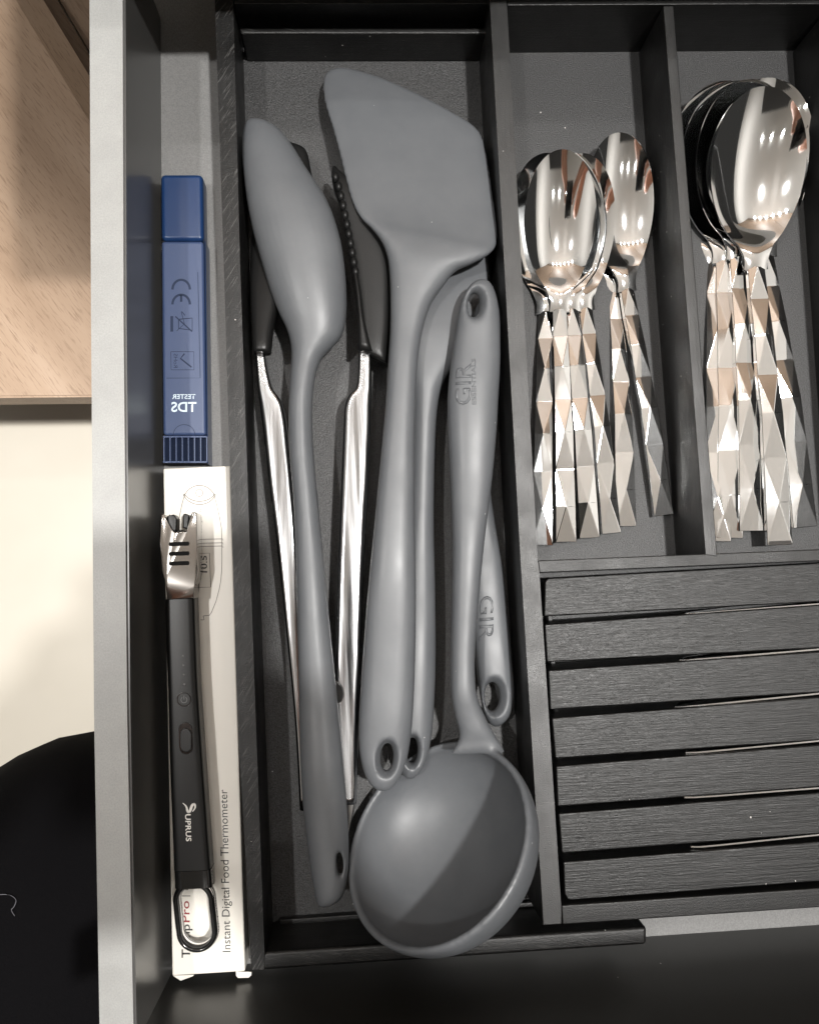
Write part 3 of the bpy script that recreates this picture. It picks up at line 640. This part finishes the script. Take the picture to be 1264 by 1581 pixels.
# ring end
def ring(px_out, rad, zc, name, material, parent, sq=1.0):
    P = [W(x, y, zc) for x, y in px_out]; n = len(P); bm = bmesh.new(); R_ = []
    for i in range(n):
        t = (P[(i + 1) % n] - P[i - 1]).normalized(); s = Vector((-t.y, t.x, 0))
        R_.append([bm.verts.new(P[i] + s * rad * math.cos(a) + Vector((0, 0, rad * sq * math.sin(a)))) for a in [2 * math.pi * j / 14 for j in range(14)]])
    for i in range(n):
        for j in range(14): bm.faces.new((R_[i][j], R_[i][(j + 1) % 14], R_[(i + 1) % n][(j + 1) % 14], R_[(i + 1) % n][j]))
    return put(name, mesh_of(bm), material, parent, True)
cx0, cx1 = 301, 306
loop = [(cx0 + 27 * math.cos(R(a)), 1388 + 27 * math.sin(R(a))) for a in range(180, 361, 9)] + [(cx1 + 27 * math.cos(R(a)), 1435 + 27 * math.sin(R(a))) for a in range(0, 181, 9)]
rg = ring(loop, .0016, ZL - .0062, 'ring', 'black_gloss', lt, 2.6)
ring([(304 + (x - 304) * 1.05, 1411 + (y - 1411) * 1.02) for x, y in loop], .0007, ZL - .0042, 'ring_trim', 'chrome', rg, 1.2)
inner = [(304 + (x - 304) * .90, 1411 + (y - 1411) * .93) for x, y in loop]
bm = prism_bm([W(x, y, ZL - .0025) for x, y in inner], ZL - .004, .0004)
put('window', mesh_of(bm), 'clear', rg, 30)
# chrome head: a plate bent down at both sides, notched between two prongs
hp = [(247.5, 793), (247.5, 840), (251.5, 882), (254, 895), (257.5, 904), (258, 926), (299.3, 924), (298.5, 904), (303, 895), (305.3, 880), (304.6, 860), (303.5, 791), (297, 790.5), (292.5, 800), (290, 822), (286, 823.5), (286, 820), (271, 822), (270, 825), (264.5, 820), (259, 806), (254, 794)]
bm = prism_bm([W(x, y, ZL + .0012) for x, y in hp], ZL - .0105, .0011, 3)
hd = put('head', mesh_of(bm), 'chrome_dark', lt, 40)
for y in (837, 852, 867): block('grille_slot', [(262, y), (260.5, y + 3), (262, y + 6.5), (291.5, y + 5.5), (293, y + 2.5), (291.5, y - 1)], ZL + .00135, ZL + .0009, 'slot_black', hd, .0002)
for pxs in ([(257, 796), (261, 818), (272, 822), (273, 800), (268, 793), (262, 797)], [(282.5, 793), (282, 815), (290, 817), (292, 795), (287, 792.5)], [(271, 818), (271, 828), (284, 828), (284, 818)]):
    block('electrode', pxs, ZL - .0002, ZL - .008, 'black_satin', hd, .0008)
zb = ZL + .00028
def disc(name, px, py, r, z, th, material, parent, ry=None):
    pts = [(px + r * math.cos(2 * math.pi * i / 28), py + (ry or r) * math.sin(2 * math.pi * i / 28)) for i in range(28)]
    return block(name, pts, z, z - th, material, parent, .00015, 40, 1)
for x, y in ((282.6, 1013), (283, 1027.5), (283.8, 1042), (284.6, 1057)): disc('indicator', x, y, 1.9, zb, .0006, 'led', by)
pb = disc('power_button', 284.3, 1080, 9.8, zb + .0004, .0012, 'black_satin', by)
disc('button_bezel', 284.3, 1080, 11.6, zb, .0008, 'black_gloss', by)
bm = bmesh.new(); line_bm(arc(284.3, 1080.5, 4.6, 4.6, -55, 235, 20), .00025, zb + .00048, bm=bm); line_bm([(284.3, 1074), (284.3, 1080)], .00025, zb + .00048, bm=bm); put('power_symbol', mesh_of(bm), 'led', pb)
cap = [(286.5 + 10.5 * math.cos(R(a)), 1126 + 11 * math.sin(R(a))) for a in range(180, 361, 15)] + [(287.5 + 10.5 * math.cos(R(a)), 1154 + 11 * math.sin(R(a))) for a in range(0, 181, 15)]
sw = block('slide_switch', cap, zb + .0002, zb - .0006, 'black_gloss', by, .0002)
block('switch_knob', [(287 + (x - 287) * .8, 1143 + (y - 1140) * .72) for x, y in cap], zb + .0009, zb, 'black_satin', sw, .0003)
pr('lettering', text_mesh('UPRUS', [(286.2, 1257), (287.6, 1299), (295.8, 1299), (294.6, 1257)], zb + .0001, 0, .015), 'logo_print', by)
bm = bmesh.new()
sp = catmull([[282.5, 1240], [286, 1243], [288.5, 1247], [289.5, 1252], [292, 1254], [294.5, 1250], [296, 1245], [299, 1241.5], [301.5, 1243], [301, 1248], [297.5, 1253]], 5)
n = len(sp)
for i in range(n - 1):
    wd = .00025 + .0009 * math.sin(math.pi * i / n); line_bm([sp[i], sp[i + 1]], wd, zb + .0001, bm=bm)
pr('emblem', mesh_of(bm), 'logo_print', by)
# ------------------------------------------------------------------ the photographer
def skin_mesh(nodes, edges, root=0, sub=2):
    me = bpy.data.meshes.new('s'); me.from_pydata([n_[0] for n_ in nodes], edges, [])
    o = bpy.data.objects.new('s', me); C.objects.link(o)
    md = o.modifiers.new('k', 'SKIN'); md.use_smooth_shade = True; md.branch_smoothing = .3
    for i, n_ in enumerate(nodes):
        r = n_[1]; me.skin_vertices[0].data[i].radius = r if isinstance(r, tuple) else (r, r)
    me.skin_vertices[0].data[root].use_root = True
    s = o.modifiers.new('u', 'SUBSURF'); s.levels = sub; s.render_levels = sub
    dg = bpy.context.evaluated_depsgraph_get(); dg.update()
    r = bpy.data.meshes.new_from_object(o.evaluated_get(dg)); bpy.data.objects.remove(o); return r
ph = thing('person', 'person in black trousers standing left of the drawer, leaning over it', 'person', loc=(-.45, -.5, -.8))
ph.location = (0, 0, 0)
nd = [((-.42, -.60, .14), .11), ((-.41, -.55, .30), .10), ((-.37, -.43, .46), .11), ((-.34, -.30, .575), .045), ((-.315, -.22, .63), .060), ((-.29, -.155, .71), .082), ((-.285, -.135, .78), .05),
      ((-.16, -.47, .52), .05), ((.12, -.42, .38), .050), ((.150, -.30, .38), .045), ((.118, -.175, .385), .040), ((.072, -.125, .386), (.020, .028)),
      ((-.48, -.33, .52), .05), ((-.36, -.28, .38), .04), ((-.185, -.185, .378), .031), ((-.085, -.108, .386), .024), ((-.055, -.082, .386), (.018, .032)),
      ((-.37, -.50, -.02), .08), ((-.215, -.24, -.31), .06), ((-.27, -.32, -.70), .04), ((-.26, -.23, -.77), .03),
      ((-.50, -.60, -.02), .08), ((-.50, -.52, -.34), .06), ((-.50, -.60, -.70), .04), ((-.50, -.50, -.77), .03)]
ed = [(0, 1), (1, 2), (2, 3), (3, 4), (4, 5), (5, 6), (2, 7), (7, 8), (8, 9), (9, 10), (10, 11), (2, 12), (12, 13), (13, 14), (14, 15), (15, 16), (0, 17), (17, 18), (18, 19), (19, 20), (0, 21), (21, 22), (22, 23), (23, 24)]
def fingers(base, hand, chains):
    for c in chains:
        pv = base
        for p, r in c: nd.append((p, r)); ed.append((pv, len(nd) - 1)); pv = len(nd) - 1
fingers(11, 0, [[((.066, -.100 + i * .015, .383), .0085), ((.066, -.094 + i * .018, .372), .008), ((.054, -.092 + i * .019, .361), .0075)] for i in range(4)] + [[((.045, -.095, .388), .011), ((.025, -.08, .386), .009)]])
fingers(16, 0, [[((-.050, -.082 + i * .016, .384), .009), ((-.044, -.080 + i * .017, .372), .0085), ((-.030, -.078 + i * .018, .361), .0075)] for i in range(4)] + [[((-.03, -.075, .388), .011), ((-.015, -.06, .386), .009)]])
bo = put('body', skin_mesh(nd, ed), 'skin', ph, True)
sh = [((-.42, -.60, .10), .135), ((-.41, -.55, .28), .125), ((-.37, -.43, .45), .125), ((-.345, -.34, .53), .07), ((-.16, -.47, .52), .068), ((-.07, -.44, .45), .058), ((-.48, -.33, .52), .068), ((-.43, -.31, .46), .058)]
put('shirt', skin_mesh(sh, [(0, 1), (1, 2), (2, 3), (2, 4), (4, 5), (2, 6), (6, 7)]), 'cloth', ph, True)
trs = [((-.42, -.60, .14), .13), ((-.36, -.48, -.04), .12), ((-.190, -.192, -.29), .140), ((-.25, -.30, -.62), .08), ((-.27, -.31, -.74), .07), ((-.52, -.60, -.04), .10), ((-.52, -.52, -.34), .085), ((-.52, -.58, -.72), .07)]
tro = put('trousers', skin_mesh(trs, [(0, 1), (1, 2), (2, 3), (3, 4), (0, 5), (5, 6), (6, 7)], 0, 3), 'cloth', ph, True)
put('hair', skin_mesh([((-.315, -.20, .70), .078), ((-.30, -.17, .76), .085), ((-.285, -.14, .80), .06)], [(0, 1), (1, 2)]), 'hair', ph, True)
# phone in the hands, lens just over the camera position
pn = thing('phone', 'dark smartphone held in both hands over the drawer', 'phone')
put('case', mesh_of(prism_bm([Vector(p) for p in ((-.028, -.105, .3735), (.056, -.105, .3735), (.056, .020, .3735), (-.028, .020, .3735))], .3652, .002, 3)), 'black_gloss', pn, 35)
bm = bmesh.new(); bmesh.ops.create_cone(bm, cap_ends=True, segments=32, radius1=.008, radius2=.008, depth=.0015, matrix=Matrix.Translation((0, 0, .3643)))
put('lens', mesh_of(bm), 'chrome_dark', pn, 35)
# lint on the trousers
bm = bmesh.new(); pts = catmull([[-6, 1382], [6, 1381], [18, 1383], [25, 1390], [22, 1400], [18, 1405], [23, 1414]], 5)
bmt = bmesh.new(); bmt.from_mesh(tro.data); BT = BVHTree.FromBMesh(bmt); bmt.free()
P = []
for x, y in pts:
    o_ = Vector((0, 0, H)); d_ = (W(x, y, -.3) - o_).normalized(); h = BT.ray_cast(o_, d_)
    P.append((h[0] - d_ * .002) if h[0] else W(x, y, -.25))
prev = None
for i, p in enumerate(P):
    rr = [bm.verts.new(p + Vector((math.cos(a) * .00025, math.sin(a) * .00025, 0))) for a in (0, 2.1, 4.2)]
    if prev:
        for j in range(3): bm.faces.new((prev[j], prev[(j + 1) % 3], rr[(j + 1) % 3], rr[j]))
    prev = rr
tag(put('lint_thread', mesh_of(bm), 'lint', None, True), 'pale curled thread of lint clinging to the black trouser leg', 'lint')
